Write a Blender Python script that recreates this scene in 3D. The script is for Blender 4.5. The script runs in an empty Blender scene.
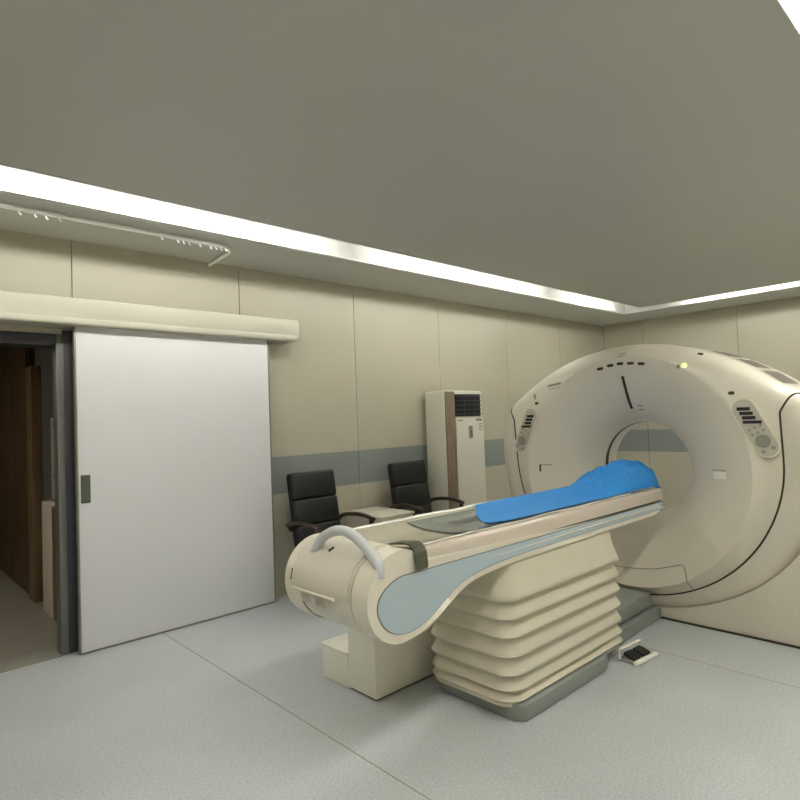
import bpy, bmesh, math, random
from mathutils import Vector, Matrix
random.seed(7)
PI = math.pi
col = bpy.context.scene.collection
scene = bpy.context.scene

# ------------------------------------------------------------------ camera
cam_data = bpy.data.cameras.new('camera')
cam = bpy.data.objects.new('camera', cam_data)
col.objects.link(cam)
yaw, pitch, roll = math.radians(47.081), math.radians(1.8697), math.radians(-2.1451)
fw = Vector((math.cos(yaw)*math.cos(pitch), math.sin(yaw)*math.cos(pitch), math.sin(pitch)))
rt = Vector((math.sin(yaw), -math.cos(yaw), 0))
up = rt.cross(fw)
r2 = rt*math.cos(roll) + up*math.sin(roll)
u2 = -rt*math.sin(roll) + up*math.cos(roll)
m = Matrix((r2, u2, -fw)).transposed().to_4x4()
m.translation = Vector((0, 0, 1.5))
cam.matrix_world = m
cam_data.sensor_width = 36
cam_data.lens = 36*588.85/800
cam_data.clip_start = 0.02
scene.camera = cam

# ------------------------------------------------------------------ world, exposure
w = bpy.data.worlds.new('world'); scene.world = w; w.use_nodes = True
w.node_tree.nodes['Background'].inputs[0].default_value = (0.5, 0.55, 0.6, 1)
w.node_tree.nodes['Background'].inputs[1].default_value = 0.05
scene.view_settings.view_transform = 'Standard'
scene.view_settings.look = 'None'
scene.view_settings.gamma = 1
scene.view_settings.use_curve_mapping = False
scene.view_settings.exposure = 1.77
scene.cycles.use_denoising = True
scene.cycles.max_bounces = 10
scene.cycles.diffuse_bounces = 6
scene.cycles.caustics_reflective = False
scene.cycles.caustics_refractive = False
LAMP = 17.0      # strength of the cove tubes

# ------------------------------------------------------------------ materials
def srgb(r, g, b):
    f = lambda c: (c/255/12.92) if c/255 <= .04045 else ((c/255+.055)/1.055)**2.4
    return (f(r), f(g), f(b), 1)

def mat(name, rgb, rough=.5, metal=0, coat=0, coat_rough=.1, emit=0, var=0, var_scale=6, bump=0, bump_scale=200, spec=.5, trans=0):
    mt = bpy.data.materials.new(name); mt.use_nodes = True
    nt = mt.node_tree; b = nt.nodes['Principled BSDF']
    b.inputs['Base Color'].default_value = srgb(*rgb)
    b.inputs['Roughness'].default_value = rough
    b.inputs['Metallic'].default_value = metal
    b.inputs['Coat Weight'].default_value = coat
    b.inputs['Coat Roughness'].default_value = coat_rough
    b.inputs['Specular IOR Level'].default_value = spec
    b.inputs['Transmission Weight'].default_value = trans
    if emit:
        b.inputs['Emission Color'].default_value = srgb(*rgb)
        b.inputs['Emission Strength'].default_value = emit
    tc = nt.nodes.new('ShaderNodeTexCoord')
    if var:
        n = nt.nodes.new('ShaderNodeTexNoise'); n.inputs['Scale'].default_value = var_scale; n.inputs['Detail'].default_value = 4
        nt.links.new(tc.outputs['Object'], n.inputs['Vector'])
        mx = nt.nodes.new('ShaderNodeMix'); mx.data_type = 'RGBA'
        c = srgb(*rgb)
        mx.inputs['A'].default_value = tuple(v*(1-var) for v in c[:3])+(1,)
        mx.inputs['B'].default_value = tuple(min(1, v*(1+var)) for v in c[:3])+(1,)
        nt.links.new(n.outputs['Fac'], mx.inputs['Factor'])
        nt.links.new(mx.outputs['Result'], b.inputs['Base Color'])
    if bump:
        n = nt.nodes.new('ShaderNodeTexNoise'); n.inputs['Scale'].default_value = bump_scale; n.inputs['Detail'].default_value = 3
        nt.links.new(tc.outputs['Object'], n.inputs['Vector'])
        bp = nt.nodes.new('ShaderNodeBump'); bp.inputs['Strength'].default_value = bump; bp.inputs['Distance'].default_value = .01
        nt.links.new(n.outputs['Fac'], bp.inputs['Height'])
        nt.links.new(bp.outputs['Normal'], b.inputs['Normal'])
    return mt

def mat_wood(name, c1, c2, rough=.5, scale=3, axis=2):
    mt = bpy.data.materials.new(name); mt.use_nodes = True
    nt = mt.node_tree; b = nt.nodes['Principled BSDF']; b.inputs['Roughness'].default_value = rough
    tc = nt.nodes.new('ShaderNodeTexCoord'); mp = nt.nodes.new('ShaderNodeMapping')
    s = [scale*8]*3; s[axis] = scale
    mp.inputs['Scale'].default_value = s
    n = nt.nodes.new('ShaderNodeTexNoise'); n.inputs['Scale'].default_value = 1.5; n.inputs['Detail'].default_value = 6
    rp = nt.nodes.new('ShaderNodeValToRGB')
    rp.color_ramp.elements[0].position = .35; rp.color_ramp.elements[0].color = srgb(*c1)
    rp.color_ramp.elements[1].position = .7; rp.color_ramp.elements[1].color = srgb(*c2)
    nt.links.new(tc.outputs['Object'], mp.inputs[0]); nt.links.new(mp.outputs[0], n.inputs['Vector'])
    nt.links.new(n.outputs['Fac'], rp.inputs[0]); nt.links.new(rp.outputs[0], b.inputs['Base Color'])
    return mt

def mat_floor():
    mt = bpy.data.materials.new('vinyl_floor'); mt.use_nodes = True
    nt = mt.node_tree; b = nt.nodes['Principled BSDF']; b.inputs['Roughness'].default_value = .42
    tc = nt.nodes.new('ShaderNodeTexCoord')
    v = nt.nodes.new('ShaderNodeTexNoise'); v.inputs['Scale'].default_value = 90; v.inputs['Detail'].default_value = 2
    n = nt.nodes.new('ShaderNodeTexNoise'); n.inputs['Scale'].default_value = 1.3; n.inputs['Detail'].default_value = 4
    for q in (v, n): nt.links.new(tc.outputs['Object'], q.inputs['Vector'])
    rp = nt.nodes.new('ShaderNodeValToRGB')
    rp.color_ramp.elements[0].position = .35; rp.color_ramp.elements[0].color = srgb(182, 186, 190)
    rp.color_ramp.elements[1].position = .65; rp.color_ramp.elements[1].color = srgb(202, 206, 209)
    rp2 = nt.nodes.new('ShaderNodeValToRGB')
    rp2.color_ramp.elements[0].position = .3; rp2.color_ramp.elements[0].color = (.88, .88, .88, 1)
    rp2.color_ramp.elements[1].position = .7; rp2.color_ramp.elements[1].color = (1, 1, 1, 1)
    mx = nt.nodes.new('ShaderNodeMix'); mx.data_type = 'RGBA'; mx.blend_type = 'MULTIPLY'; mx.inputs['Factor'].default_value = 1
    nt.links.new(v.outputs['Fac'], rp.inputs[0]); nt.links.new(n.outputs['Fac'], rp2.inputs[0])
    nt.links.new(rp.outputs[0], mx.inputs['A']); nt.links.new(rp2.outputs[0], mx.inputs['B'])
    nt.links.new(mx.outputs['Result'], b.inputs['Base Color'])
    return mt

M = dict(
    wall=mat('cream_wall_panel', (186, 180, 163), .38, var=.03, var_scale=1.5, spec=.4),
    band=mat('grey_green_band', (137, 142, 140), .4, var=.03, var_scale=2),
    gap=mat('dark_joint', (70, 68, 58), .8),
    ceil=mat('grey_ceiling_paint', (192, 190, 184), .5, var=.03, var_scale=.8),
    soffit=mat('white_soffit_paint', (200, 200, 194), .6, var=.02, var_scale=1.5),
    cove=mat('white_cove_paint', (182, 182, 178), .7, var=.03, var_scale=1.2),
    cove2=mat('white_track', (240, 240, 236), .4, var=.02, var_scale=20),
    alu=mat('white_aluminium_trim', (206, 208, 204), .35, .3, var=.03, var_scale=20),
    lamp=mat('white_tube', (250, 250, 240), .5, emit=LAMP),
    floor=mat_floor(),
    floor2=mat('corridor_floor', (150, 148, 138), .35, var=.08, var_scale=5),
    door=mat('white_door_laminate', (222, 221, 226), .42, var=.02, var_scale=2),
    dedge=mat('door_edge_metal', (150, 146, 134), .4, .5, var=.05, var_scale=10),
    header=mat('pale_header_enamel', (200, 196, 182), .35, var=.02, var_scale=3),
    steel=mat('brushed_steel', (120, 124, 118), .42, .7, var=.08, var_scale=30),
    frame=mat('grey_aluminium', (112, 114, 110), .45, .2, var=.05, var_scale=12),
    dframe=mat('dark_frame', (72, 70, 76), .5, .2, var=.05, var_scale=12),
    recess=mat('grey_pull', (92, 94, 86), .5, .4, var=.05, var_scale=30),
    wood=mat_wood('dark_brown_wood', (70, 54, 34), (92, 70, 46), .45, 2),
    woodl=mat_wood('light_brown_wood', (112, 88, 60), (128, 102, 72), .45, 2),
    paper=mat('white_board', (170, 172, 170), .7, var=.05, var_scale=9),
    mark=mat('dark_print', (70, 58, 66), .7, var=.2, var_scale=60),
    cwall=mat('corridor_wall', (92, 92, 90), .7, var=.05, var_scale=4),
    shell=mat('cream_scanner_plastic', (220, 212, 198), .32, coat=.2, coat_rough=.3, var=.02, var_scale=3, bump=.03, bump_scale=400),
    shell2=mat('warm_grey_scanner_plastic', (214, 206, 193), .36, coat=.25, coat_rough=.25, var=.02, var_scale=3, bump=.03, bump_scale=400),
    seam=mat('dark_seam', (58, 50, 34), .7),
    fseam=mat('faint_seam', (146, 140, 122), .7),
    black=mat('black_plastic', (22, 20, 22), .4, var=.1, var_scale=30),
    grille=mat('grey_mesh_grille', (158, 146, 138), .7, var=.25, var_scale=420),
    pod=mat('grey_green_keypad', (184, 178, 164), .4, var=.05, var_scale=40),
    pod2=mat('dark_display', (46, 38, 46), .25),
    key=mat('grey_key', (140, 140, 128), .5),
    led=mat('green_led', (225, 250, 90), .5, emit=1.6),
    blue=mat('pale_blue_panel', (174, 188, 198), .32, coat=.3, coat_rough=.2, var=.02, var_scale=5),
    bed=mat('beige_cradle', (176, 168, 148), .3, coat=1, coat_rough=.07, var=.04, var_scale=9, bump=.25, bump_scale=9),
    rail=mat('beige_rail', (200, 186, 174), .3, coat=.8, coat_rough=.1, var=.03, var_scale=9),
    pad=mat('grey_green_pad', (92, 102, 98), .4, coat=1, coat_rough=.08, var=.12, var_scale=14, bump=.3, bump_scale=12),
    strap=mat('olive_strap', (74, 76, 58), .6, var=.15, var_scale=60),
    handle=mat('pale_grey_handle', (198, 200, 204), .35, coat=.4, var=.02, var_scale=30),
    boxw=mat('white_box_board', (236, 233, 222), .5, var=.02, var_scale=6),
    label=mat('white_label', (244, 238, 230), .5, var=.02, var_scale=20),
    lprint=mat('grey_print', (186, 176, 168), .6, var=.1, var_scale=120),
    bellow=mat('cream_bellows_fabric', (208, 200, 182), .55, var=.03, var_scale=8, bump=.1, bump_scale=300),
    base=mat('grey_base_enamel', (140, 145, 140), .45, var=.04, var_scale=10),
    sheet=mat('blue_nonwoven_sheet', (40, 138, 218), .62, var=.12, var_scale=7, bump=.5, bump_scale=45),
    leather=mat('black_leather', (20, 21, 23), .4, var=.15, var_scale=12, bump=.2, bump_scale=60),
    cwood=mat_wood('dark_red_wood', (42, 26, 20), (66, 42, 32), .3, 4, 1),
    cab=mat('white_cabinet', (214, 208, 194), .45, var=.02, var_scale=6),
    acw=mat('white_aircon_plastic', (216, 212, 200), .35, var=.02, var_scale=6),
    acb=mat_wood('taupe_side_trim', (120, 102, 84), (138, 120, 100), .45, 6),
    acg=mat('dark_aircon_outlet', (34, 28, 44), .5, var=.2, var_scale=20),
    film=mat('film_edge_highlight', (238, 236, 230), .15, coat=1, coat_rough=.05),
    cfill=mat('corridor_fill', (255, 236, 205), .5, emit=5),
    chrome=mat('chrome', (210, 210, 205), .2, 1),
)

# ------------------------------------------------------------------ mesh helpers
def link(name, me, mats, parent=None, smooth=False):
    o = bpy.data.objects.new(name, me)
    for mm in (mats if isinstance(mats, (list, tuple)) else [mats]): me.materials.append(M[mm])
    if smooth:
        for p in me.polygons: p.use_smooth = True
    col.objects.link(o)
    if parent is not None: o.parent = parent
    return o

def obj(name, bm, mats, parent=None, smooth=True, angle=40):
    me = bpy.data.meshes.new(name)
    bmesh.ops.recalc_face_normals(bm, faces=bm.faces)
    if smooth:
        for f in bm.faces: f.smooth = True
        for e in bm.edges:
            if len(e.link_faces) == 2 and e.calc_face_angle(0) > math.radians(angle): e.smooth = False
    bm.to_mesh(me); bm.free()
    return link(name, me, mats, parent)

def thing(name, label, cat, loc=(0, 0, 0), rz=0, group=None):
    o = bpy.data.objects.new(name, None); col.objects.link(o)
    o.empty_display_size = .1
    o.location = loc; o.rotation_euler = (0, 0, rz)
    o['label'] = label; o['category'] = cat
    if group: o['group'] = group
    return o

def tag(o, label, cat, group=None):
    o['label'] = label; o['category'] = cat
    if group: o['group'] = group
    return o

def struct(o):
    o['kind'] = 'structure'; return o

def box(bm, x0, x1, y0, y1, z0, z1, bevel=0, seg=2, mi=0, rot=None, piv=None):
    r = bmesh.ops.create_cube(bm, size=1)
    vs = r['verts']
    for v in vs:
        v.co = Vector(((x0+x1)/2 + v.co.x*(x1-x0), (y0+y1)/2 + v.co.y*(y1-y0), (z0+z1)/2 + v.co.z*(z1-z0)))
    fs = set(f for v in vs for f in v.link_faces)
    for f in fs: f.material_index = mi
    if bevel:
        es = list(set(e for v in vs for e in v.link_edges))
        rr = bmesh.ops.bevel(bm, geom=es, offset=bevel, segments=seg, affect='EDGES', profile=.5)
        for f in rr['faces']: f.material_index = mi
        vs = list(set(v for f in rr['faces'] for v in f.verts) | set(v for v in vs if v.is_valid))
    if rot is not None:
        bmesh.ops.rotate(bm, verts=vs, cent=piv or (0, 0, 0), matrix=rot)
    return vs

def prism(bm, pts, axis, a, b, bevel=0, seg=3, mi=0):
    """polygon pts (2-D) extruded along axis between a and b. axis y: pts are (x,z); x: (y,z); z: (x,y)"""
    def P(p, t):
        return {'y': (p[0], t, p[1]), 'x': (t, p[0], p[1]), 'z': (p[0], p[1], t)}[axis]
    va = [bm.verts.new(P(p, a)) for p in pts]; vb = [bm.verts.new(P(p, b)) for p in pts]
    fa = bm.faces.new(va); fb = bm.faces.new(vb[::-1])
    n = len(pts); sides = []
    for i in range(n):
        sides.append(bm.faces.new((va[i], vb[i], vb[(i+1) % n], va[(i+1) % n])))
    for f in [fa, fb]+sides: f.material_index = mi
    if bevel:
        es = [e for e in list(fa.edges)+list(fb.edges)]
        bmesh.ops.bevel(bm, geom=es, offset=bevel, segments=seg, affect='EDGES', profile=.5)
    return va+vb

def catmull(pts, n=8, closed=False):
    out = []
    N = len(pts); P = [Vector(p) for p in pts]
    rng = N if closed else N-1
    for i in range(rng):
        p0 = P[(i-1) % N] if closed or i > 0 else P[0]
        p1 = P[i]; p2 = P[(i+1) % N]
        p3 = P[(i+2) % N] if closed or i+2 < N else P[-1]
        for k in range(n):
            t = k/n
            out.append(0.5*((2*p1)+(p2-p0)*t+(2*p0-5*p1+4*p2-p3)*t*t+(3*p1-p0-3*p2+p3)*t**3))
    if not closed: out.append(P[-1])
    return out

def tube(bm, pts, r, seg=8, closed=False, flat=1.0, mi=0):
    P = [Vector(p) for p in pts]; n = len(P); rings = []
    prev = None
    for i in range(n):
        a = P[(i-1) % n] if closed or i > 0 else P[0]
        b = P[(i+1) % n] if closed or i < n-1 else P[-1]
        t = (b-a).normalized()
        if prev is None:
            u = t.orthogonal().normalized() if abs(t.z) > .95 else t.cross(Vector((0, 0, 1))).normalized()
        else:
            u = (prev - t*prev.dot(t)).normalized()
        prev = u; v = t.cross(u)
        rr = r[i] if isinstance(r, (list, tuple)) else r
        rings.append([bm.verts.new(P[i]+(u*math.cos(2*PI*k/seg)+v*math.sin(2*PI*k/seg)*flat)*rr) for k in range(seg)])
    for i in range(n if closed else n-1):
        A, B = rings[i], rings[(i+1) % n]
        for k in range(seg):
            f = bm.faces.new((A[k], A[(k+1) % seg], B[(k+1) % seg], B[k])); f.material_index = mi
    if not closed:
        for R_ in (rings[0][::-1], rings[-1]):
            f = bm.faces.new(R_); f.material_index = mi

def quick(name, mats, parent, *boxes, bevel=0, smooth=True):
    bm = bmesh.new()
    for b in boxes: box(bm, *b, bevel=bevel)
    return obj(name, bm, mats, parent, smooth)

# ================================================================== SETTING
X0, X1, Y0, Y1 = -1.3, 8.63, -0.62, 4.54
ZC, ZT = 2.84, 2.99         # lower soffit, upper slab
# floor
bm = bmesh.new(); box(bm, X0-.1, X1+.1, Y0-.1, Y1+.02, -.1, 0); struct(obj('floor', bm, 'floor'))
# welded joints of the vinyl floor
bm = bmesh.new()
for x in (1.655, 3.66, 5.66): box(bm, x-.0025, x+.0025, Y0, Y1, .0002, .0012)
struct(obj('trim_1', bm, 'fseam'))

def panel_wall(name, axis, pos, thick, ranges, seams, zranges_band, zmax, holes=()):
    """cladding of tall panels with dark joints; bands of grey at chest height, all one wall"""
    bm = bmesh.new(); g = .003
    edges = [ranges[0]]+[s for s in sorted(seams) if ranges[0] < s < ranges[1]]+[ranges[1]]
    def put(a, b, z0, z1, mi, d=0):
        if axis == 'y':
            lo, hi = sorted((pos+(d if thick > 0 else -d), pos+thick)); box(bm, a, b, lo, hi, z0, z1, mi=mi)
        else:
            lo, hi = sorted((pos+(d if thick > 0 else -d), pos+thick)); box(bm, lo, hi, a, b, z0, z1, mi=mi)
    for a, b in zip(edges[:-1], edges[1:]):
        z_lo = 0
        for h in holes:
            if a >= h[0]-.01 and b <= h[1]+.01: z_lo = h[2]
        zs = [z_lo, zmax]
        a_, b_ = a+g, b-g
        if zranges_band and z_lo == 0:
            put(a_, b_, 0, zranges_band[0], 0); put(a_, b_, *zranges_band, 1); put(a_, b_, zranges_band[1], zmax, 0)
        else: put(a_, b_, z_lo, zmax, 0)
        # dark backing behind the joints
        put(a, b, z_lo, zmax, 2, .012)
    return struct(obj(name, bm, ['wall', 'band', 'gap'], smooth=False))
DX0, DX1 = -.46, 1.128      # doorway
panel_wall('wall_left', 'y', Y1, .1, (X0, X1), [DX0, DX1, 2.405, 3.64, 4.855, 6.11, 7.35], (.885, 1.21), ZT, [(DX0, DX1, 2.17)])
panel_wall('wall_back', 'x', X1, .1, (Y0, Y1), [3.91, 2.64, 1.37, .1], (.885, 1.21), ZT)
panel_wall('wall_right', 'y', Y0, -.1, (X0, X1), [0, 1.2, 2.4, 3.6, 4.8, 6.0, 7.2], (.885, 1.21), ZT)
panel_wall('wall_front', 'x', X0, -.1, (Y0, Y1), [.6, 1.8, 3.0], (.885, 1.21), ZT)

# ceiling: slab, lower soffit round the walls, floating grey centre panel
CX0, CX1, CY0, CY1 = -.25, 7.53, .515, 3.43      # centre panel
SX0, SX1, SY0, SY1 = -.55, 7.83, .20, 3.785       # inner edge of the soffit
bm = bmesh.new(); box(bm, X0-.1, X1+.1, Y0-.1, Y1+.1, ZT, ZT+.1); struct(obj('ceiling', bm, 'cove'))
bm = bmesh.new()
box(bm, X0, X1, SY1+.004, Y1, ZC, ZT); box(bm, X0, X1, Y0, SY0-.004, ZC, ZT)
box(bm, SX1+.004, X1, SY0-.004, SY1+.004, ZC, ZT); box(bm, X0, SX0-.004, SY0-.004, SY1+.004, ZC, ZT)
s = struct(obj('ceiling_soffit', bm, 'soffit', smooth=False))
bm = bmesh.new(); box(bm, CX0, CX1, CY0, CY1, ZC, ZT, .002); struct(obj('ceiling_centre', bm, 'ceil', smooth=False))
# white liner of the light cove and slim edge strips
def ring(bm, x0, x1, y0, y1, t, z0, z1):
    box(bm, x0, x1, y1, y1+t, z0, z1); box(bm, x0, x1, y0-t, y0, z0, z1)
    box(bm, x1, x1+t, y0-t, y1+t, z0, z1); box(bm, x0-t, x0, y0-t, y1+t, z0, z1)
bm = bmesh.new(); ring(bm, SX0, SX1, SY0, SY1, .004, ZC, ZT); struct(obj('trim_2', bm, 'cove', smooth=False))
bm = bmesh.new(); ring(bm, SX0, SX1, SY0, SY1, .03, ZC-.006, ZC)
ring(bm, SX0-.045, SX1+.045, SY0-.045, SY1+.045, .012, ZC-.004, ZC); struct(obj('trim_3', bm, 'alu', smooth=False))
bm = bmesh.new(); ring(bm, CX0, CX1, CY0, CY1, .006, ZC-.004, ZT); struct(obj('trim_4', bm, 'alu', smooth=False))
# fluorescent tubes hidden in the cove, behind the edge of the centre panel
bm = bmesh.new()
zt = 2.884
def tubes(spans, fixed, along):
    for p, q in spans:
        if along == 'x': tube(bm, [(p, fixed, zt), (q, fixed, zt)], .014, 8)
        else: tube(bm, [(fixed, p, zt), (fixed, q, zt)], .014, 8)
XS_ = [(-.2, .95), (1.0, 2.8), (3.25, 4.5), (4.55, 5.75), (6.25, 7.45)]
tubes(XS_, CY1+.055, 'x')
for o_ in (.055, .12): tubes(XS_, CY0-o_, 'x')          # outer row added as fill light from the camera's side of the room
tubes([(.55, 1.75), (1.8, 3.0)], CX1+.055, 'y')
tubes([(.55, 1.75), (1.8, 3.3)], CX0-.055, 'y')
struct(obj('trim_5', bm, 'lamp'))

# ------------------------------------------------------------------ sliding door, header, frame
door = bpy.data.objects.new('door_1', None); col.objects.link(door); door.location = (1.87, 4.44, 0); struct(door)
def at(o, parent):
    o.matrix_parent_inverse = Matrix.Translation(-Vector(parent.location)); return o
bm = bmesh.new(); box(bm, 1.115, 2.59, 4.42, 4.46, .012, 2.215, .003)
at(obj('door_panel', bm, 'door', door), door)
bm = bmesh.new()
for x in (1.103, 2.59): box(bm, x, x+.012, 4.417, 4.462, .010, 2.215, .002)
box(bm, 1.115, 2.59, 4.418, 4.46, .004, .012)
at(obj('edge_strip', bm, 'dedge', door), door)
h = bmesh.new()
box(h, 1.128, 1.188, 4.416, 4.4205, 1.01, 1.20, .002)
box(h, 1.136, 1.180, 4.4150, 4.4165, 1.02, 1.19)
at(obj('pull_handle', h, 'recess', door), door)
# header box over the sliding gear, its right end rounded
bm = bmesh.new()
pts = [(X0+.02, 2.215), (X0+.02, 2.40), (2.86, 2.40), (2.872, 2.39), (2.872, 2.27)]
for k in range(7):
    a = -k/6*PI/2; pts.append((2.822+.05*math.cos(a), 2.265+.05*math.sin(a)))
prism(bm, pts, 'y', 4.36, Y1, .008)
box(bm, X0+.02, 2.83, 4.352, 4.362, 2.222, 2.262, .003)
struct(obj('trim_6', bm, 'header'))
# doorway frame
DXJ = 1.06
bm = bmesh.new()
box(bm, DXJ-.045, DXJ, 4.51, 4.62, 0, 2.17, .004, mi=0)
box(bm, DXJ-.002, DX1+.002, 4.52, 4.56, 0, 2.2, .003, mi=1)
box(bm, DX0, DXJ-.045, 4.52, 4.72, 2.09, 2.17, .004, mi=1)
box(bm, DX0, DX0+.05, 4.51, 4.62, 0, 2.17, .004, mi=0)
struct(obj('trim_7', bm, ['frame', 'dframe']))
bm = bmesh.new(); box(bm, DX0+.05, DXJ-.045, 4.50, 4.75, -.002, .008, .002); struct(obj('trim_8', bm, 'floor2'))

# corridor beyond the doorway
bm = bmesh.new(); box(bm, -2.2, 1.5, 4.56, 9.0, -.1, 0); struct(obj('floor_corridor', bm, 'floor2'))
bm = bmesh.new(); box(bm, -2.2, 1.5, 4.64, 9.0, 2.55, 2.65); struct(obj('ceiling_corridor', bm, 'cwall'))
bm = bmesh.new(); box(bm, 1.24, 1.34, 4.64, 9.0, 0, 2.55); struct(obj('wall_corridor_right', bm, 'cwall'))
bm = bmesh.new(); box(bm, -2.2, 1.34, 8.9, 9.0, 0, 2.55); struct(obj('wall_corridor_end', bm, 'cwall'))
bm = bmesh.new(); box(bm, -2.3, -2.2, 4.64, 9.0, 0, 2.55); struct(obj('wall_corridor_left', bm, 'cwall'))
cl = thing('corridor_fill', 'unseen glowing square added to brighten the dim corridor beyond the doorway', 'lamp', (-.8, 6.6, 2.55))  # glowing panel added out of view to brighten the corridor
bm = bmesh.new(); box(bm, -1.1, -.5, 6.3, 6.9, 2.53, 2.548, .003); at(obj('fill_panel', bm, 'cfill', cl), cl)
wc = thing('wooden_cupboard', 'tall dark brown wooden cupboard standing in the dim corridor beyond the open doorway', 'cupboard', (1.2, 7.0, 0))
bm = bmesh.new(); box(bm, 1.19, 1.238, 6.30, 8.6, .0, 2.4, .004); at(obj('carcass', bm, 'wood', wc), wc)
for (a, b) in ((6.33, 7.05), (7.07, 7.80), (7.82, 8.55)):
    bm = bmesh.new(); box(bm, 1.17, 1.19, a, b, .06, 2.36, .004); at(obj('cupboard_door', bm, 'wood', wc), wc)
bm = bmesh.new(); box(bm, 1.165, 1.238, 6.08, 6.295, 0, 2.1, .003)
tag(obj('timber_board', bm, 'woodl'), 'narrow light brown wooden panel at the near end of the dark corridor cupboard', 'panel')
bm = bmesh.new(); box(bm, 1.17, 1.238, 5.45, 5.78, 0, .92, .004)
tag(obj('low_locker', bm, 'cab'), 'low pale locker against the corridor wall seen through the doorway', 'locker')
bm = bmesh.new(); box(bm, 1.17, 1.238, 5.0, 5.44, 0, .90, .004)
tag(obj('skirting_board', bm, 'woodl'), 'low wooden board on the corridor wall under the white notice', 'board')
nb = thing('notice_board', 'tall white notice with rows of dark print on the corridor wall', 'notice', (1.2, 5.1, 1.3))
bm = bmesh.new(); box(bm, 1.222, 1.238, 5.12, 5.66, .94, 1.62, .002); at(obj('board', bm, 'paper', nb), nb)
for k in range(6):
    z = 1.54-k*.085
    for j in range(3):
        y = 5.20+j*.15; bm = bmesh.new(); box(bm, 1.2205, 1.2215, y, y+.05+.03*random.random(), z, z+.022)
        at(obj('print', bm, 'mark', nb), nb)
bm = bmesh.new(); box(bm, 1.2205, 1.2215, 5.35, 5.5, .97, 1.04); at(obj('print', bm, 'mark', nb), nb)

# ------------------------------------------------------------------ curtain track on the soffit
cr = thing('curtain_rail', 'white curved curtain track with small hooks fixed under the left ceiling edge above the door', 'curtain rail', (1.0, 4.0, 2.82))
path = [(-1.0, 3.995, 2.818), (1.95, 3.995, 2.818)]
for k in range(1, 8):
    a = PI/2 - k/8*PI/2; path.append((1.95+.16*math.cos(a), 4.155-.16*math.sin(a), 2.818))
path += [(2.11, 4.2, 2.818), (2.14, 4.53, 2.818)]
bm = bmesh.new(); tube(bm, path, .014, 8); at(obj('track', bm, 'cove2', cr), cr)
for x in (-.3, .1, .72, .80, .86, .93, 1.55, 1.66, 1.70, 1.74, 1.82, 1.90, 1.94, 1.98, 2.02):
    bm = bmesh.new(); y = 3.995
    tube(bm, [(x, y, 2.812), (x, y, 2.795), (x+.006, y, 2.786), (x+.012, y, 2.79)], .004, 6)
    at(obj('hook', bm, 'cove2', cr), cr)

# ================================================================== CT GANTRY
GY, GZ = 2.085, 1.06
def outline(fn_pts):
    """returns r(phi) of the star-shaped polygon around (GY,GZ)"""
    P = [(p[0], p[1]) for p in fn_pts]
    def r(phi):
        dx, dz = math.cos(phi), math.sin(phi); best = 0
        for i in range(len(P)):
            (ax, az), (bx, bz) = P[i], P[(i+1) % len(P)]
            ex, ez = bx-ax, bz-az
            den = dx*ez-dz*ex
            if abs(den) < 1e-9: continue
            t = (ax*ez-az*ex)/den; s_ = (ax*dz-az*dx)/den
            if t > 0 and -1e-6 <= s_ <= 1+1e-6: best = max(best, t)
        return best
    return r
def sym(pts): return pts+[(-a, b) for a, b in reversed(pts)]
full = []
for k in range(0, 33):
    a = -PI/2+k/32*PI/2; full.append((1.24*math.cos(a), 1.15-GZ+1.09*math.sin(a)))
full += [(1.235, 1.28-GZ), (1.21, 1.36-GZ), (1.185, 1.43-GZ), (1.14, 1.50-GZ)]
for k in range(0, 25):
    d = 1.08*(1-k/24); full.append((d, .46-GZ+math.sqrt(1.54**2-d*d)))
r_full = outline(sym(full))
sm = []
for k in range(0, 33):
    a = -PI/2+k/32*PI/2; sm.append((1.005*math.cos(a), 1.15-GZ+1.0*math.sin(a)))
sm += [(1.005, .9)]
r_sm = outline(sym(sm)+[(-1.005, .9)])
PS = math.radians(21.5)
def elev(phi):   # signed elevation from the horizontal, for either side
    return math.asin(max(-1, min(1, math.sin(phi))))
def r_seam(phi):
    e = elev(phi); top = r_full(phi)-.13
    if e <= PS: return min(r_sm(phi), r_full(phi)-.06)
    t = min(1, (e-PS)/math.radians(14)); t = t*t*(3-2*t)
    return r_sm(min(phi, 1) if False else phi)*(1-t)+top*t if e < math.radians(36) else top
prof_c = catmull([(4.745, .352, 0), (4.555, .352, 0), (4.50, .359, 0), (4.43, .39, 0), (4.362, .445, 0), (4.308, .52, 0), (4.264, .61, 0), (4.226, .70, 0), (4.198, .785, 0), (4.178, .845, 0)], 4)
inner = [(p[0], p[1]) for p in prof_c]
XR, XS = 4.178, 4.258
NR, NF = 5, 9
def profile(phi):
    rs, ro = r_seam(phi), r_full(phi)
    e = elev(phi); t = max(0, min(1, (e+.1)/.7)); t = t*t*(3-2*t); xs = XS-.042*t
    P = [(x+t*.018*max(0, (r-.72)/.125)**2, r) for x, r in inner]
    for k in range(1, NR+1):
        u = k/NR; P.append((XR+.018*t+(xs-XR-.018*t)*u**1.15, .845+(rs-.845)*u))
    for k in range(1, NF+1):
        a = k/NF*PI/2
        q = max(0, min(1, (-e-.05)/.6)); fd = .15*(1-q)+.035*q
        P.append((xs+.004+fd*(1-math.cos(a)), rs+.006+(ro-rs-.006)*math.sin(a)))
    P += [(4.55, ro), (4.78, ro), (4.93, ro-.004), (4.965, ro-.02), (4.985, ro-.06), (4.99, (ro+.6)/2), (4.99, .62), (4.97, .55), (4.92, .49), (4.84, .42), (4.745, .352)]
    return P
NT = 240
phis = [2*PI*i/NT for i in range(NT)]
G = [[Vector((x, GY+r*math.cos(p), GZ+r*math.sin(p))) for x, r in profile(p)] for p in phis]
NJ = len(G[0]); NI = len(inner)
J_SEAM = NI-1+NR; J_SIDE_END = NI-1+NR+NF+3
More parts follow.
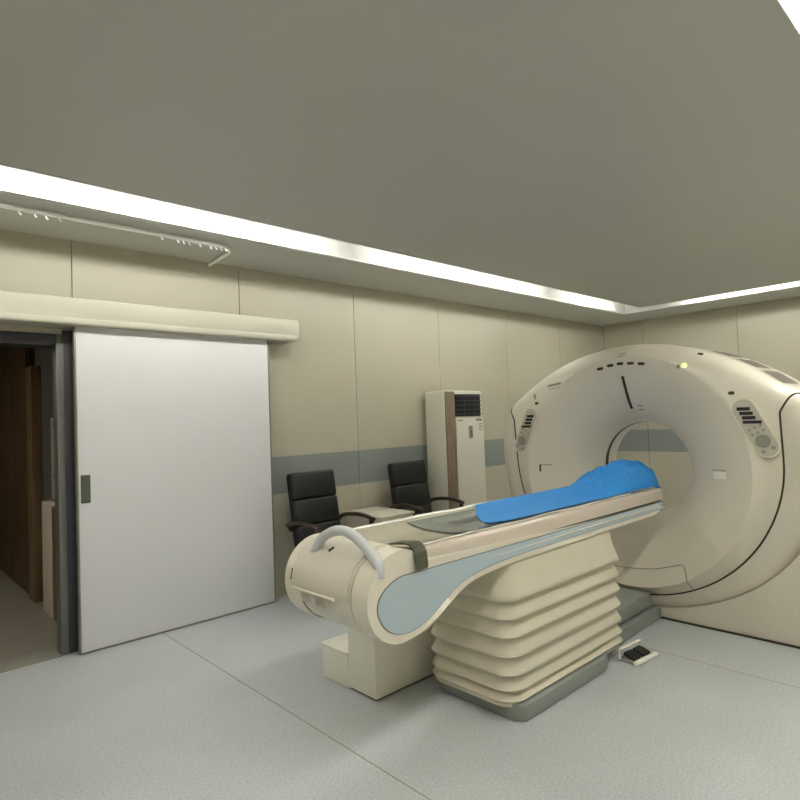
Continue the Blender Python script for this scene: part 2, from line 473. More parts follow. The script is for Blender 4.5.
def part_of(i, j):
    e = math.degrees(elev(phis[i]+PI/NT))
    left = math.cos(phis[i]+PI/NT) > 0
    if j >= J_SIDE_END: return 'rear_cover'
    if j >= J_SEAM and e < 21.8: return 'side_cover_l' if left else 'side_cover_r'
    return 'front_cover'
gantry = thing('ct_scanner_gantry', 'large cream ring-shaped scanner gantry with a round bore at the far right of the room', 'scanner', (4.6, GY, 0))
for part, nm, mm in (('front_cover', 'front_cover', 'shell'), ('side_cover_l', 'side_cover', 'shell2'), ('side_cover_r', 'side_cover', 'shell2'), ('rear_cover', 'rear_cover', 'shell')):
    bm = bmesh.new(); vd = {}
    def V(i, j):
        k = (i % NT, j)
        if k not in vd: vd[k] = bm.verts.new(G[i % NT][j])
        return vd[k]
    for i in range(NT):
        for j in range(NJ-1):
            if part_of(i, j) == part: bm.faces.new((V(i, j), V(i+1, j), V(i+1, j+1), V(i, j+1)))
    me = bpy.data.meshes.new(nm)
    for f in bm.faces: f.smooth = True
    bmesh.ops.recalc_face_normals(bm, faces=bm.faces)
    # outward: front faces look to -x
    s_ = sum((f.normal.dot(f.calc_center_median()-Vector((4.6, GY+.66*(f.calc_center_median().y-GY)/max(.01, math.hypot(f.calc_center_median().y-GY, f.calc_center_median().z-GZ)), GZ+.66*(f.calc_center_median().z-GZ)/max(.01, math.hypot(f.calc_center_median().y-GY, f.calc_center_median().z-GZ)))))) * f.calc_area() for f in bm.faces)
    if s_ < 0: bmesh.ops.reverse_faces(bm, faces=bm.faces)
    for e_ in bm.edges:
        if len(e_.link_faces) == 2 and e_.calc_face_angle(0) > math.radians(30): e_.smooth = False
    bm.to_mesh(me); bm.free()
    at(link(nm, me, mm, gantry), gantry)
def gsurf(y, z, lift=0.0):
    """point on the front surface at world (y,z)"""
    r = math.hypot(y-GY, z-GZ); p = math.atan2(z-GZ, y-GY)
    P = profile(p)[:NI+NR+NF]
    for (xa, ra), (xb, rb) in zip(P[:-1], P[1:]):
        if min(ra, rb) <= r <= max(ra, rb) and abs(rb-ra) > 1e-6:
            t = (r-ra)/(rb-ra); return Vector((xa+(xb-xa)*t-lift, y, z))
    return Vector((4.2-lift, y, z))
def gnorm(y, z):
    a, b, c = gsurf(y, z), gsurf(y+.01, z), gsurf(y, z+.01)
    n = (b-a).cross(c-a).normalized()
    return n if n.x < 0 else -n
# dark seam between the front cover and the side covers
lo = [PS - (PI+2*PS)*k/120 for k in range(121)]
pts = []
def fil(phi, k):
    x, r = profile(phi)[k]; return Vector((x-.001, GY+r*math.cos(phi), GZ+r*math.sin(phi)))
def filf(phi, jf):
    k = NI-1+NR+int(jf); f = jf-int(jf)
    return fil(phi, k)*(1-f)+fil(phi, k+1)*f if f > 1e-6 else fil(phi, k)
corner = [(PS-.01+.08*math.sin(q/14*PI/2), NF*(1-math.cos(q/14*PI/2))) for q in range(1, 15)]+[(PS+.07, NF+j) for j in (1, 2, 3)]
seamL = [filf(p, j) for p, j in reversed(corner)]
seamR = [filf(PI-p, j) for p, j in corner]
lo = [(PS-.01) - (PI+2*(PS-.01))*k/120 for k in range(121)]
mid = [fil(p, J_SEAM) for p in lo]
bm = bmesh.new(); tube(bm, seamL+mid+seamR, .006, 6); at(obj('cover_seam', bm, 'seam', gantry), gantry)
# dark laser ring inside the bore
bm = bmesh.new()
A = [bm.verts.new((4.56, GY+.3505*math.cos(p), GZ+.3505*math.sin(p))) for p in phis[::3]]
B = [bm.verts.new((4.605, GY+.3495*math.cos(p), GZ+.3495*math.sin(p))) for p in phis[::3]]
C_ = [bm.verts.new((4.49, GY+.386*math.cos(p), GZ+.386*math.sin(p))) for p in phis[::3]]
n = len(A)
for i in range(n):
    bm.faces.new((A[i], A[(i+1) % n], B[(i+1) % n], B[i]))
bmesh.ops.delete(bm, geom=C_, context='VERTS')
o = at(obj('bore_ring', bm, 'black', gantry), gantry)
# pedestal plate
bm = bmesh.new()
pp = [(GY-1.33, .0), (GY+1.24, .0), (GY+1.24, .60)]
a0 = math.acos(-(.80-1.15)/1.088)
K = 40
for k in range(K+1):
    ang = -a0+2*a0*k/K     # from left (+y) to right
    if GY-1.243*math.sin(ang) < GY+1.12: pp.append((GY-1.243*math.sin(ang), 1.15-1.088*math.cos(ang)))
pp.append((GY-1.33, .80))
prism(bm, pp, 'x', 4.256, 4.94, .016, 4)
at(obj('pedestal', bm, 'shell2', gantry), gantry)
bm = bmesh.new(); box(bm, 4.246, 4.95, GY-1.32, GY+1.23, .0, .012); at(obj('plinth_strip', bm, 'seam', gantry), gantry)
# kick panel joints low on the cover
bm = bmesh.new()
ln = catmull([(2.55, .36, 0), (2.3, .335, 0), (2.015, .343, 0), (1.86, .372, 0), (1.76, .405, 0), (1.715, .415, 0), (1.69, .37, 0), (1.675, .30, 0), (1.664, .235, 0)], 6)
tube(bm, [gsurf(p[0], p[1], .0005) for p in ln], .0028, 5)
at(obj('panel_joint', bm, 'fseam', gantry), gantry)

def on_surface(parent, name, mats, y, z, w, h, ang, shape='pill', thick=.004, lift=0, seg=10, mi=0, bm=None):
    """flat rounded plate lying on the front surface, long axis h, turned by ang in the face plane"""
    own = bm is None
    if own: bm = bmesh.new()
    n = gnorm(y, z); c = gsurf(y, z)
    upv = Vector((0, math.sin(ang), math.cos(ang))); upv = (upv-n*upv.dot(n)).normalized(); sd = n.cross(upv)
    pts2 = []
    if shape == 'pill':
        rr = w/2; hh = h/2-rr
        for k in range(seg+1): a = PI*k/seg; pts2.append((rr*math.cos(a), hh+rr*math.sin(a)))
        for k in range(seg+1): a = PI+PI*k/seg; pts2.append((rr*math.cos(a), -hh+rr*math.sin(a)))
    else: pts2 = [(w/2, h/2), (-w/2, h/2), (-w/2, -h/2), (w/2, -h/2)]
    va = [bm.verts.new(c+sd*a+upv*b+n*(thick+lift)) for a, b in pts2]
    vb = [bm.verts.new(c+sd*a+upv*b-n*.012) for a, b in pts2]
    fs = [bm.faces.new(va), bm.faces.new(vb[::-1])]
    L = len(va)
    for i in range(L): fs.append(bm.faces.new((va[i], vb[i], vb[(i+1) % L], va[(i+1) % L])))
    for f in fs: f.material_index = mi
    if own: return at(obj(name, bm, mats, parent), gantry)

# control pods either side of the face
for sgn in (1, -1):
    y0 = GY-sgn*.870; a0_ = sgn*.46   # leans inward at the top
    z0 = 1.362
    rim = on_surface(gantry, 'control_pod', 'shell', y0, z0, .150, .42, a0_, thick=.006)
    on_surface(rim, 'pod_face', 'pod', y0, z0, .128, .395, a0_, thick=.0085).matrix_parent_inverse = Matrix()
    bm = bmesh.new()
    n = gnorm(y0, z0); upv = Vector((0, math.sin(a0_), math.cos(a0_)))
    def pos(u, v):   # u across, v along
        return y0+u*math.cos(a0_)+v*math.sin(a0_), z0-u*math.sin(a0_)+v*math.cos(a0_)
    # placed in the pod's own plane
    c0 = gsurf(y0, z0)+n*.0088; up_ = (upv-n*upv.dot(n)).normalized(); sd_ = n.cross(up_)
    def plate(bm, u, v, w_, h_, t=.002, mi=0, rot=0):
        q = []
        for a, b in ((1, 1), (-1, 1), (-1, -1), (1, -1)):
            du, dv = a*w_/2, b*h_/2
            du, dv = du*math.cos(rot)-dv*math.sin(rot), du*math.sin(rot)+dv*math.cos(rot)
            q.append((u+du, v+dv))
        va = [bm.verts.new(c0+sd_*a+up_*b+n*t) for a, b in q]; vb = [bm.verts.new(c0+sd_*a+up_*b) for a, b in q]
        fs = [bm.faces.new(va)]+[bm.faces.new((va[i], vb[i], vb[(i+1) % 4], va[(i+1) % 4])) for i in range(4)]
        for f in fs: f.material_index = mi
    sgnu = 1 if sd_.y > 0 else -1
    ra = a0_*sgnu
    for k in range(3): plate(bm, 0, .135-k*.032, .075, .022, rot=ra)
    plate(bm, -.004*sgn, .038, .105, .020, rot=ra)
    o = obj('display', bm, 'pod2', rim)
    o.matrix_parent_inverse = rim.matrix_parent_inverse
    bm = bmesh.new()
    def disc(bm, u, v, r, t=.004, seg=14):
        va = [bm.verts.new(c0+sd_*(u+r*math.cos(2*PI*k/seg))+up_*(v+r*math.sin(2*PI*k/seg))+n*t) for k in range(seg)]
        vb = [bm.verts.new(c0+sd_*(u+r*math.cos(2*PI*k/seg))+up_*(v+r*math.sin(2*PI*k/seg))) for k in range(seg)]
        bm.faces.new(va)
        for i in range(seg): bm.faces.new((va[i], vb[i], vb[(i+1) % seg], va[(i+1) % seg]))
    for v in (0, -.035):
        for u in (-.035, 0, .035): disc(bm, u, v, .008)
    disc(bm, 0, -.095, .042)
    for u in (-.03, .03): disc(bm, u, -.155, .012)
    o = obj('keypad', bm, 'key', rim); o.matrix_parent_inverse = rim.matrix_parent_inverse
    for ob in rim.children:
        ob.matrix_parent_inverse = Matrix(); 
        ob.location = (0, 0, 0)
# children of the pods share the pod's frame (the pod's parent inverse already places it)

# five dark buttons along the top, lamps, small sensors
for (y, z) in ((2.252, 1.829), (2.169, 1.846), (2.090, 1.853), (2.010, 1.849), (1.930, 1.838)):
    on_surface(gantry, 'indicator_window', 'seam', y, z, .022, .052, PI/2+(y-GY)*.6, thick=.003)
on_surface(gantry, 'status_lamp', 'led', 1.632, 1.797, .026, .028, 0, thick=.006)
on_surface(gantry, 'status_lamp', 'key', 1.668, 1.796, .024, .026, 0, thick=.005)
for (y, z) in ((1.343, 1.590), (2.840, 1.590), (1.545, 1.872)):
    on_surface(gantry, 'microphone', 'seam', y, z, .022, .038, PI/2, thick=.003)
# laser slot on the funnel
bm = bmesh.new()
sl = [gsurf(GY+.003, GZ+.70-k*.022, .001) for k in range(12)]
tube(bm, sl, .011, 6); at(obj('laser_slot', bm, 'seam', gantry), gantry)
def mark(pts, r, m_, seg=5):
    bm = bmesh.new(); tube(bm, pts, r, seg); at(obj('marking', bm, m_, gantry), gantry)
for k in range(2): mark([gsurf(GY-.05, GZ+.475-k*.03, .001), gsurf(GY-.09, GZ+.475-k*.03, .001)], .004, 'key')
for (y, z, L) in ((2.10, 1.905, .10), (2.09, 1.925, .05)):
    mark([gsurf(y+L/2-L*k/4, z+.003*k, .0008) for k in range(5)], .0028, 'fseam')
mark([gsurf(2.73-.13*k/5, 1.728+.016*k/5, .0012) for k in range(6)], .009, 'key')
mark([gsurf(2.72-.12*k/5, 1.70+.012*k/5, .001) for k in range(6)], .003, 'key')
on_surface(gantry, 'sensor', 'key', 2.862, 1.648, .02, .05, .3, thick=.003)
# hand grips set in the funnel on both sides
for sgn in (1, -1):
    y = GY-sgn*.625 if sgn > 0 else GY+.70; z = 1.05
    rim = on_surface(gantry, 'hand_grip', 'shell', y, z, .115 if sgn > 0 else .12, .06, 0, shape='rect', thick=.003)
    bm = bmesh.new()
    c = gsurf(y, z); n = gnorm(y, z); s1 = n.cross(Vector((0, 0, 1))).normalized(); s1 = s1 if s1.y > 0 else -s1
    def strip(a0, a1, b0, b1, mi):
        va = [bm.verts.new(c+s1*a+Vector((0, 0, b))+n*.0045) for a, b in ((a0, b0), (a1, b0), (a1, b1), (a0, b1))]
        f = bm.faces.new(va); f.material_index = mi
    if sgn < 0:
        strip(.045, .06, -.03, .03, 0); strip(-.05, .06, .022, .03, 1)
    else:
        strip(-.057, .057, .024, .03, 1); strip(-.057, .045, -.03, .02, 2)
    o = obj('recess_shadow_gap', bm, ['seam', 'fseam', 'label'], rim, smooth=False); o.name = 'grip_shading'  # flat strips put the shade and paler face of the recess into colour
# ventilation grilles on the top right shoulder, mirrored on the left
def topz(y): return .46+math.sqrt(1.54**2-(y-GY)**2)
for side in (1, -1):
    for (ya, yb, xa, xb) in ((1.215, 1.095, 4.40, 4.76), (1.375, 1.255, 4.42, 4.76), (1.54, 1.42, 4.44, 4.76)):
        bm = bmesh.new(); rows = []
        for k in range(7):
            y = ya+(yb-ya)*k/6; yy = GY+(y-GY)*side
            d = Vector((0, y-GY, topz(y)-.46)).normalized()*.0035; d.y *= side
            sh = .10*(k/6)*0
            rows.append([bm.verts.new((xa-sh, yy+d.y, topz(y)+d.z)), bm.verts.new((xb-sh, yy+d.y, topz(y)+d.z))])
        for a, b in zip(rows[:-1], rows[1:]): bm.faces.new((a[0], a[1], b[1], b[0]))
        bmesh.ops.solidify(bm, geom=bm.faces[:], thickness=.005)
        at(obj('vent_grille', bm, 'grille', gantry), gantry)

# ================================================================== PATIENT TABLE
couch = thing('patient_table', 'long cream patient table with blue side panels and white bellows pointing into the scanner bore', 'patient table', (2.8, GY+.005, 0))
CY = 2.09; HW = .29
def C(o): return at(o, couch)
hc = (1.645, .775); hr = .187
def frame_profile(off=0):
    P = [(4.125, .79), (4.13, .83), (4.125, .866), (1.81, .866), (1.785, .885)]
    for k in range(0, 37):
        a = math.radians(48+k*(232)/36); P.append((hc[0]+hr*math.cos(a), hc[1]+hr*math.sin(a)))
    low = catmull([(1.70, .593, 0), (1.775, .606, 0), (1.85, .637, 0), (1.93, .68, 0), (2.02, .722, 0), (2.12, .748, 0), (2.28, .762, 0), (2.55, .772, 0), (3.3, .777, 0), (4.10, .782, 0)], 5)
    return P+[(p[0], p[1]) for p in low]
fp = frame_profile()
for (ya, yb) in ((CY-HW, CY-HW+.10), (CY+HW-.10, CY+HW+.015)):
    bm = bmesh.new(); prism(bm, fp, 'y', ya, yb, .034, 5)
    C(obj('side_frame', bm, 'shell', couch, angle=50))
# drum between the caps and the slim body
bm = bmesh.new()
dp = []
for k in range(0, 41):
    a = math.radians(50+k*228/40)
    r = hr-.006
    dp.append((hc[0]+r*math.cos(a), hc[1]+r*math.sin(a)))
dp += [(1.85, .66), (2.02, .735), (2.28, .775), (4.11, .79), (4.11, .862), (1.82, .862)]
prism(bm, dp, 'y', CY-HW+.098, CY+HW-.098)
C(obj('table_body', bm, 'shell', couch, angle=50))
# raised foot cover on the drum with its ledge
bm = bmesh.new(); fc = []
for k in range(0, 21):
    a = math.radians(72+k*103/20); fc.append((hc[0]+(hr+.004)*math.cos(a), hc[1]+(hr+.004)*math.sin(a)))
fc += [(1.455, .772), (1.458, .766), (1.60, .75), (1.72, .80)]
prism(bm, fc, 'y', CY-.165, CY+.245, .003, 2)
C(obj('foot_cover', bm, 'shell2', couch, angle=50))
bm = bmesh.new()
def drum_pt(deg, y, r=hr+.0055): a = math.radians(deg); return Vector((hc[0]+r*math.cos(a), y, hc[1]+r*math.sin(a)))
# ledge lip
tube(bm, [(1.452, CY-.08, .762), (1.452, CY+.235, .762)], .0065, 6)
C(obj('ledge_lip', bm, 'shell', couch))
for y in (CY-HW+.105, CY+HW-.105):
    bm = bmesh.new(); tube(bm, [drum_pt(a, y, hr-.0045) for a in range(60, 262, 6)], .0035, 5)
    C(obj('cap_joint', bm, 'fseam', couch))
for p, q, r in ((drum_pt(118, CY+.045), drum_pt(126, CY+.055), .006), (drum_pt(108, CY-.19, hr-.003), drum_pt(122, CY-.15, hr-.003), .004),
                (drum_pt(128, CY+.265, hr-.003), drum_pt(140, CY+.255, hr-.003), .004), (drum_pt(160, CY+.247, hr+.001), drum_pt(175, CY+.247, hr+.001), .006)):
    bm = bmesh.new(); tube(bm, [p, q], r, 5); C(obj('slot', bm, 'seam', couch))
# white rating label
lb = bmesh.new(); rows = []
for k in range(9):
    a = 186.5+k*15/8
    rows.append([lb.verts.new(drum_pt(a, CY+.185, hr+.001)), lb.verts.new(drum_pt(a, CY-.025, hr+.001))])
for a, b in zip(rows[:-1], rows[1:]): lb.faces.new((a[0], a[1], b[1], b[0]))
bmesh.ops.solidify(lb, geom=lb.faces[:], thickness=.0025)
lab = C(obj('rating_label', lb, 'label', couch)); lab['label'] = 'white rating label'
bm = bmesh.new()
for k in range(4):
    a = 189.5+k*3.2
    for (y0, y1) in ((.17, .10), (.07, -.005)):
        tube(bm, [drum_pt(a, CY+y0, hr+.002), drum_pt(a, CY+y1+.01*random.random(), hr+.002)], .0018, 4)
o = obj('label_print', bm, 'lprint', lab); 
# blue inlays on both sides
inl = [(4.09, .812), (4.10, .836), (4.09, .856), (3.2, .856), (2.4, .856), (1.80, .855), (1.70, .855), (1.637, .853), (1.578, .834), (1.530, .80), (1.510, .757), (1.520, .712), (1.550, .668), (1.60, .636), (1.66, .623), (1.73, .629), (1.81, .656), (1.89, .698), (1.97, .738), (2.06, .766), (2.17, .783), (2.36, .797), (2.6, .802), (3.3, .808)]
inl2 = [(p[0], p[1]) for p in catmull([(a, b, 0) for a, b in inl], 4, closed=True)]
def grow(P, d):
    out = []; n = len(P)
    for i in range(n):
        a, b = Vector(P[i-1]), Vector(P[(i+1) % n]); t = (b-a).normalized(); out.append((P[i][0]-(-t.y)*d*1, P[i][1]-(t.x)*d*1))
    return out
area = sum(inl2[i-1][0]*inl2[i][1]-inl2[i][0]*inl2[i-1][1] for i in range(len(inl2)))
og = grow(inl2, .0035 if area > 0 else -.0035)
for s_ in (-1, 1):
    yb = CY+s_*HW
    bm = bmesh.new(); prism(bm, og, 'y', *sorted((yb-s_*.01, yb+s_*.0015)))
    j = C(obj('inlay_joint', bm, 'frame', couch))
    bm = bmesh.new(); prism(bm, inl2, 'y', *sorted((yb-s_*.01, yb+s_*.0035)))
    C(obj('side_inlay', bm, 'blue', couch))['label'] = 'pale blue side inlay'
    bm = bmesh.new(); tube(bm, [(2.2, yb+s_*.0035, .828), (3.0, yb+s_*.0035, .832), (4.08, yb+s_*.0035, .834)], [.001, .0045, .0045], 5)
    C(obj('accessory_groove', bm, 'shell', couch))
# cradle: side rails, concave top
XA, XB = 1.775, 4.155
def cradle_z(v):          # v from -1..1 across
    return .916+.036*abs(v)**2.6
bm = bmesh.new()
sec = []
NV = 28
for k in range(NV+1):
    v = -1+2*k/NV; sec.append((CY+v*.262, cradle_z(v)))
sec += [(CY+.275, .946), (CY+.284, .925), (CY+.287, .872), (CY-.287, .872), (CY-.284, .925), (CY-.275, .946)]
prism(bm, sec, 'x', XA, XB, .004, 2)
C(obj('cradle', bm, 'rail', couch, angle=50))
bm = bmesh.new(); box(bm, 1.80, 4.125, CY-.284, CY+.284, .862, .874); C(obj('cradle_gap', bm, 'seam', couch))
# mattress with glossy plastic film
random.seed(3)
def sheet_grid(x0, x1, y0, y1, nx, ny, zf, th):
    bm = bmesh.new(); g = [[bm.verts.new((x0+(x1-x0)*i/nx, y0+(y1-y0)*j/ny, zf(x0+(x1-x0)*i/nx, y0+(y1-y0)*j/ny))) for j in range(ny+1)] for i in range(nx+1)]
    for i in range(nx):
        for j in range(ny): bm.faces.new((g[i][j], g[i+1][j], g[i+1][j+1], g[i][j+1]))
    bmesh.ops.recalc_face_normals(bm, faces=bm.faces)
    if bm.faces[0].normal.z < 0: bmesh.ops.reverse_faces(bm, faces=bm.faces)
    bmesh.ops.solidify(bm, geom=bm.faces[:], thickness=th)
    return bm
from mathutils import noise
def mat_z(x, y):
    v = (y-CY)/.262
    return cradle_z(v)+.006+.003*noise.noise(Vector((x*5, y*9, 0)))
bm = sheet_grid(1.80, 3.0, CY-.252, CY+.256, 60, 30, mat_z, .004)
C(obj('mattress', bm, 'bed', couch, angle=80))['label'] = 'beige mattress under glossy clear film'
# wrapped film edges along both rails, near-white colour painting in their highlights
for s_, n_, r_ in ((-1, 13, .005), (1, 9, .009)):
    bm = bmesh.new()
    p = [(1.80+.16*k, CY+s_*(.262+.006*noise.noise(Vector((k*.7, s_, 0)))), .957+.006*noise.noise(Vector((k*.9, 3, s_)))) for k in range(n_)]
    cp = catmull(p, 4)
    tube(bm, cp, [r_*(.7+.7*abs(noise.noise(Vector((i*.45, s_, 5))))+.5*(s_ > 0)) for i in range(len(cp))], 8, flat=.8)
    C(obj('film_edge', bm, 'film', couch))
def pad_z(x, y): return mat_z(x, y)+.0065
bm = sheet_grid(2.16, 2.74, CY-.20, CY+.215, 30, 20, pad_z, .003)
C(obj('grey_pad', bm, 'pad', couch, angle=80))['label'] = 'grey green pad under the film'
# olive strap hooked over the near rail
bm = bmesh.new()
sp = catmull([(CY-.13, .951, 0), (CY-.20, .962, 0), (CY-.262, .966, 0), (CY-.292, .945, 0), (CY-.301, .90, 0), (CY-.302, .868, 0)], 5)
def offs(P, d):
    out = []
    for i in range(len(P)):
        t = (P[min(i+1, len(P)-1)]-P[max(i-1, 0)]).normalized(); out.append((P[i].x-t.y*d, P[i].y+t.x*d))
    return out
prism(bm, offs(sp, 0)+offs(sp, -.006)[::-1], 'x', 1.715, 1.785, .002, 1)
C(obj('strap', bm, 'strap', couch))
# arched grab handle
hp = [(2.262, .915), (2.237, .945), (2.185, .995), (2.09, 1.033), (1.998, 1.034), (1.919, 1.003), (1.862, .965), (1.825, .937), (1.812, .915), (1.815, .88)]
bm = bmesh.new(); tube(bm, catmull([(1.535, y-.002, z-.006) for y, z in hp], 6), .0225, 12)
C(obj('grab_handle', bm, 'handle', couch))['label'] = 'pale grey arched grab handle'
# bellows
def rrect(x0, x1, y0, y1, r, n=8):
    P = []
    for cx, cy, a0 in ((x1-r, y1-r, 0), (x0+r, y1-r, 90), (x0+r, y0+r, 180), (x1-r, y0+r, 270)):
        for k in range(n+1):
            a = math.radians(a0+90*k/n); P.append((cx+r*math.cos(a), cy+r*math.sin(a)))
    return P
bm = bmesh.new(); rings = []
z = .775; levels = []
levels = [(.79, .035), (.72, .03)]
prev_z = .72
for lip in (.587, .495, .408, .312, .223, .150, .097):
    h_ = prev_z-lip
    levels += [(prev_z-.30*h_, .022), (prev_z-.58*h_, .010), (prev_z-.82*h_, .001), (lip+.004, -.004), (lip-.004, .001), (lip-.009, .024)]
    prev_z = lip-.009
levels += [(.085, .012), (.07, .01)]
for zz, ins in levels:
    P = rrect(2.315+ins, 3.50-ins, CY-.312+ins, CY+.275-ins, max(.02, .105-ins*.5))
    rings.append([bm.verts.new((a, b, zz)) for a, b in P])
n = len(rings[0])
for A, B in zip(rings[:-1], rings[1:]):
    for i in range(n): bm.faces.new((A[i], A[(i+1) % n], B[(i+1) % n], B[i]))
bm.faces.new(rings[0]); bm.faces.new(rings[-1][::-1])
C(obj('bellows', bm, 'bellow', couch, angle=60))
# floor base
bm = bmesh.new()
bp_ = [(2.36, CY-.28), (2.40, CY-.335), (3.18, CY-.335), (3.24, CY-.31), (3.40, CY-.225), (3.7, CY-.205), (4.24, CY-.195), (4.24, CY+.195), (3.7, CY+.205), (3.40, CY+.225), (3.24, CY+.28), (2.40, CY+.24), (2.36, CY+.20)]
prism(bm, bp_, 'z', 0, .085, .012, 3)
C(obj('base', bm, 'base', couch))
bm = bmesh.new()
prism(bm, [(3.40, CY-.17), (4.16, CY-.16), (4.16, CY+.16), (3.40, CY+.17)], 'z', .095, .20, .012, 3)
C(obj('table_link', bm, 'base', couch))

# blue sheet with the wrapped head rest
def lump(x, y):
    u = (x-4.14); v = (y-2.075)
    ax = .56 if u < 0 else .21
    e = max(0, 1-(abs(u)/ax)**(2.3 if u < 0 else 9))
    f = max(0, 1-(abs(v)/.20)**2.6)
    h = .20*e**.8*f**.6
    nz = noise.noise(Vector((x*9, y*9, 1)))*.5+noise.noise(Vector((x*21, y*19, 4)))*.3
    cr_ = abs(noise.noise(Vector((x*6+2, y*11, 7))))
    fold = abs(noise.noise(Vector((x*13+y*6, y*9-x*3, 2.5))))
    return h*(1+.30*nz)-.16*h*cr_-.30*h*fold+.012*f*e
def sheet_z(x, y):
    v = (y-CY)/.262
    zb = cradle_z(max(-1, min(1, v)))+.0205
    if x > 4.16: zb -= min(.03, (x-4.16)*.25)
    return zb+lump(x, y)+.0022*noise.noise(Vector((x*7, y*16, 2)))+.0015*noise.noise(Vector((x*22, y*30, 2)))
bm = sheet_grid(0, 1, 0, 1, 150, 56, lambda a, b: 0, .0025)
for v in bm.verts:
    a, b = v.co.x, v.co.y; zoff = v.co.z
    y = CY-.236+b*.482
    xs_ = 2.46+.30*max(0, (b-.3)/.7)**1.3+.10*max(0, .25-b)+.02*noise.noise(Vector((b*4, 0, 0)))
    xe = 4.35-.14*abs(b-.6)
    x = xs_+(xe-xs_)*a
    y += .008*noise.noise(Vector((x*3, b*2, 9)))
    v.co = Vector((x, y, sheet_z(x, y)+zoff))
tag(obj('blue_sheet', bm, 'sheet', angle=80), 'bright blue disposable sheet spread on the patient table and bunched up over its head rest', 'sheet')

# foot switch beside the base
fs = thing('foot_switch', 'small foot switch with black pedals and a pale guard on the floor beside the table', 'foot switch', (3.47, 1.715, 0), -.1)
fs.scale = (.8, .8, .8)
def box_part(parent, name, mt, *bx, bevel=.004):
    bm = bmesh.new()
    for b in bx: box(bm, *b, bevel=bevel)
    return obj(name, bm, mt, parent)
box_part(fs, 'switch_base', 'base', (-.13, .13, -.065, .06, 0, .02))
for x in (-.06, .06):
    bm = bmesh.new(); box(bm, x-.05, x+.05, -.05, .045, .03, .055, .008, rot=Matrix.Rotation(.25, 3, 'X'), piv=(0, 0, .03)); obj('pedal', bm, 'black', fs)
bm = bmesh.new(); tube(bm, [(-.14, .05, .02), (-.14, .05, .09), (.14, .05, .09), (.14, .05, .02)], .009, 8)
tube(bm, [(-.14, -.08, .02), (.14, -.08, .02)], .018, 8); obj('guard', bm, 'label', fs)

# ------------------------------------------------------------------ white boxes behind the table foot
tb = thing('storage_box', 'tall white box on the floor under the foot end of the table', 'box', (2.3, 2.60, 0))
bm = bmesh.new(); box(bm, 2.03, 2.62, 2.455, 2.69, .012, .52, .006); at(obj('body', bm, 'boxw', tb), tb)
bm = bmesh.new(); box(bm, 2.04, 2.61, 2.465, 2.68, 0, .012); at(obj('plinth', bm, 'frame', tb), tb)
lbx = thing('storage_box', 'low white box with a flat lid beside the taller box under the table foot', 'box', (2.3, 2.85, 0))
bm = bmesh.new(); box(bm, 2.03, 2.55, 2.695, 2.94, .0, .185, .004); at(obj('body', bm, 'boxw', lbx), lbx)
bm = bmesh.new(); box(bm, 2.022, 2.558, 2.694, 2.948, .186, .20, .004); at(obj('lid', bm, 'boxw', lbx), lbx)

# ------------------------------------------------------------------ chairs
def make_chair(label):
    t = thing('office_armchair', label, 'chair', (0, 0, 0), 0, 'black armchairs against the left wall')
    # faces -y; origin at floor centre
    tilt = Matrix.Rotation(math.radians(-9), 3, 'X')
    bm = bmesh.new()
    for (z0, z1) in ((.44, .63), (.625, .85), (.845, 1.08)):
        box(bm, -.235, .235, .18, .275, z0, z1, .028, 4, rot=tilt, piv=(0, .22, .44))
    box(bm, -.225, .225, .245, .285, .42, 1.07, .02, 3, rot=tilt, piv=(0, .22, .44))
    obj('backrest', bm, 'leather', t, angle=60)
    bm = bmesh.new(); box(bm, -.24, .24, -.26, .22, .36, .475, .035, 4); obj('seat', bm, 'leather', t, angle=60)
    for s_ in (-1, 1):
        x = s_*.285
        bm = bmesh.new()
        tube(bm, catmull([(x, .27, .65), (x, .20, .672), (x, .05, .685), (x, -.08, .675), (x, -.16, .655)], 5), .027, 10, flat=.62)
        a = obj('armrest', bm, 'cwood', t)
        bm = bmesh.new()
        tube(bm, catmull([(x, -.14, .655), (x, -.13, .60), (x, -.09, .50), (x, -.06, .40), (x*.9, -.04, .36)], 5), .022, 8)
        obj('arm_support', bm, 'cwood', a)
        for (ya, yb) in ((-.20, -.25), (.18, .27)):
            bm = bmesh.new(); tube(bm, [(s_*.22, ya, .38), (s_*.245, (ya+yb)/2, .2), (s_*.255, yb, .0)], [.024, .021, .017], 8)
            obj('leg', bm, 'cwood', t)
        bm = bmesh.new(); tube(bm, [(x, .27, .65), (s_*.245, .29, .60)], .018, 8); obj('arm_bracket', bm, 'cwood', a)
    bm = bmesh.new(); box(bm, -.22, .22, -.24, .2, .33, .37, .01); obj('seat_frame', bm, 'cwood', t)
    return t
def copy_tree(o, parent=None):
    c = o.copy(); col.objects.link(c); c.parent = parent
    for ch in list(o.children): copy_tree(ch, c)
    return c
ch1 = make_chair('black leather armchair with dark wooden arms, nearest to the white sliding door')
ch1.location = (2.955, 4.03, 0); ch1.rotation_euler = (0, 0, math.radians(2))
ch2 = copy_tree(ch1); ch2['label'] = 'black leather armchair beside the floor standing air conditioner'
ch2.location = (4.10, 4.02, 0); ch2.rotation_euler = (0, 0, math.radians(1))

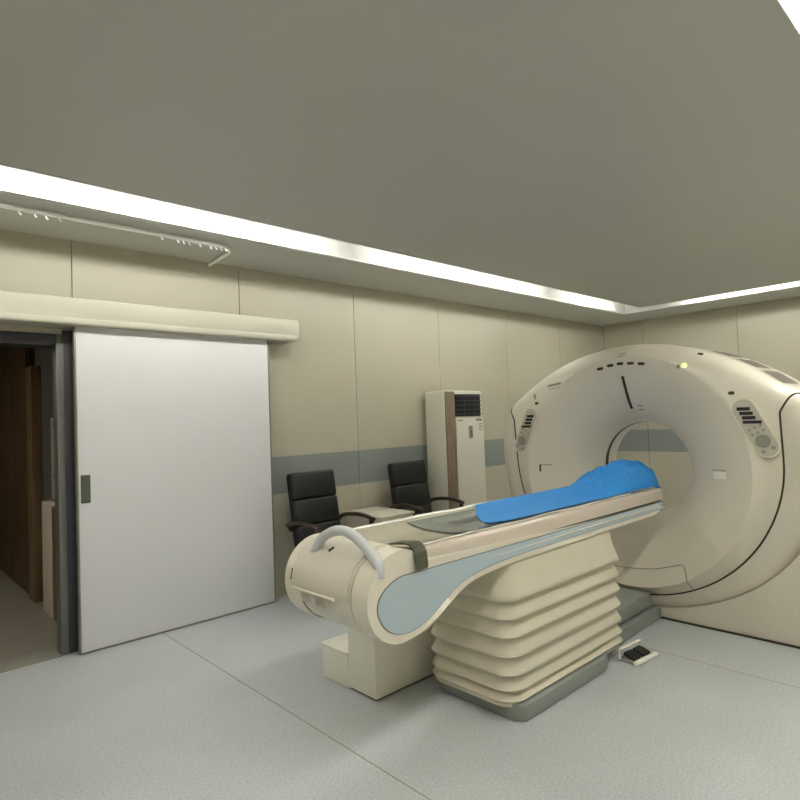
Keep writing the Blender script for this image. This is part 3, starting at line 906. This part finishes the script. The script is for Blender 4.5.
# white bedside cabinet between the chairs
cb = thing('bedside_cabinet', 'small white cabinet standing between the two black armchairs', 'cabinet', (3.565, 4.17, 0), math.radians(0))
box_part(cb, 'body', 'cab', (-.19, .19, -.25, .27, .03, .63), bevel=.006)
box_part(cb, 'top', 'cab', (-.20, .20, -.265, .275, .632, .655), bevel=.006)
dr = box_part(cb, 'drawer', 'cab', (-.18, .18, -.262, -.25, .45, .61), bevel=.003)
bm = bmesh.new(); tube(bm, [(-.15, -.262, .575), (-.15, -.272, .575)], .012, 10); obj('lock', bm, 'seam', dr)
dd = box_part(cb, 'cabinet_door', 'cab', (-.18, .18, -.262, -.25, .05, .44), bevel=.003)
box_part(dd, 'door_pull', 'steel', (.10, .16, -.275, -.262, .39, .402), bevel=.002)
box_part(cb, 'plinth', 'frame', (-.175, .175, -.235, .25, 0, .03))

# ------------------------------------------------------------------ floor-standing air conditioner
ac = thing('air_conditioner', 'tall white floor standing air conditioner with dark slatted outlet and taupe side strip', 'air conditioner', (4.86, 4.34, 0))
def A_(o): return at(o, ac)
bm = bmesh.new(); box(bm, 4.54, 5.155, 4.205, 4.49, .02, 1.785, .012, 3); A_(obj('casing', bm, 'acw', ac))
bm = bmesh.new(); box(bm, 4.545, 4.69, 4.188, 4.206, .03, 1.775, .006); A_(obj('side_strip', bm, 'acb', ac))['label'] = 'taupe vertical side strip'
bm = bmesh.new(); box(bm, 4.695, 5.15, 4.185, 4.206, .06, 1.49, .006); A_(obj('front_panel', bm, 'acw', ac))
bm = bmesh.new(); box(bm, 4.705, 5.12, 4.196, 4.206, 1.505, 1.745, .002); go = A_(obj('air_outlet', bm, 'acg', ac))
for k in range(5):
    z = 1.53+k*.048
    bm = bmesh.new(); box(bm, 4.705, 5.12, 4.180, 4.196, z-.003, z+.004, .001)
    obj('louver', bm, 'recess', go).matrix_parent_inverse = Matrix()
for x in (4.84, 5.0):
    bm = bmesh.new(); box(bm, x-.003, x+.003, 4.186, 4.196, 1.51, 1.74); obj('divider', bm, 'recess', go)
bm = bmesh.new(); box(bm, 4.895, 4.955, 4.178, 4.186, 1.27, 1.40, .003); dp_ = A_(obj('display_panel', bm, 'key', ac))
bm = bmesh.new(); box(bm, 4.912, 4.940, 4.174, 4.179, 1.322, 1.352, .003); obj('display_light', bm, 'chrome', dp_)
for (xa, xb, za, zb) in ((4.73, 4.80, 1.455, 1.47), (5.02, 5.12, 1.45, 1.475), (5.07, 5.12, 1.41, 1.422), (5.07, 5.12, 1.38, 1.392), (5.07, 5.12, 1.35, 1.362)):
    bm = bmesh.new(); box(bm, xa, xb, 4.1835, 4.1852, za, zb); A_(obj('marking', bm, 'key', ac))
bm = bmesh.new(); box(bm, 4.56, 5.14, 4.215, 4.48, 0, .022); A_(obj('foot_plate', bm, 'frame', ac))
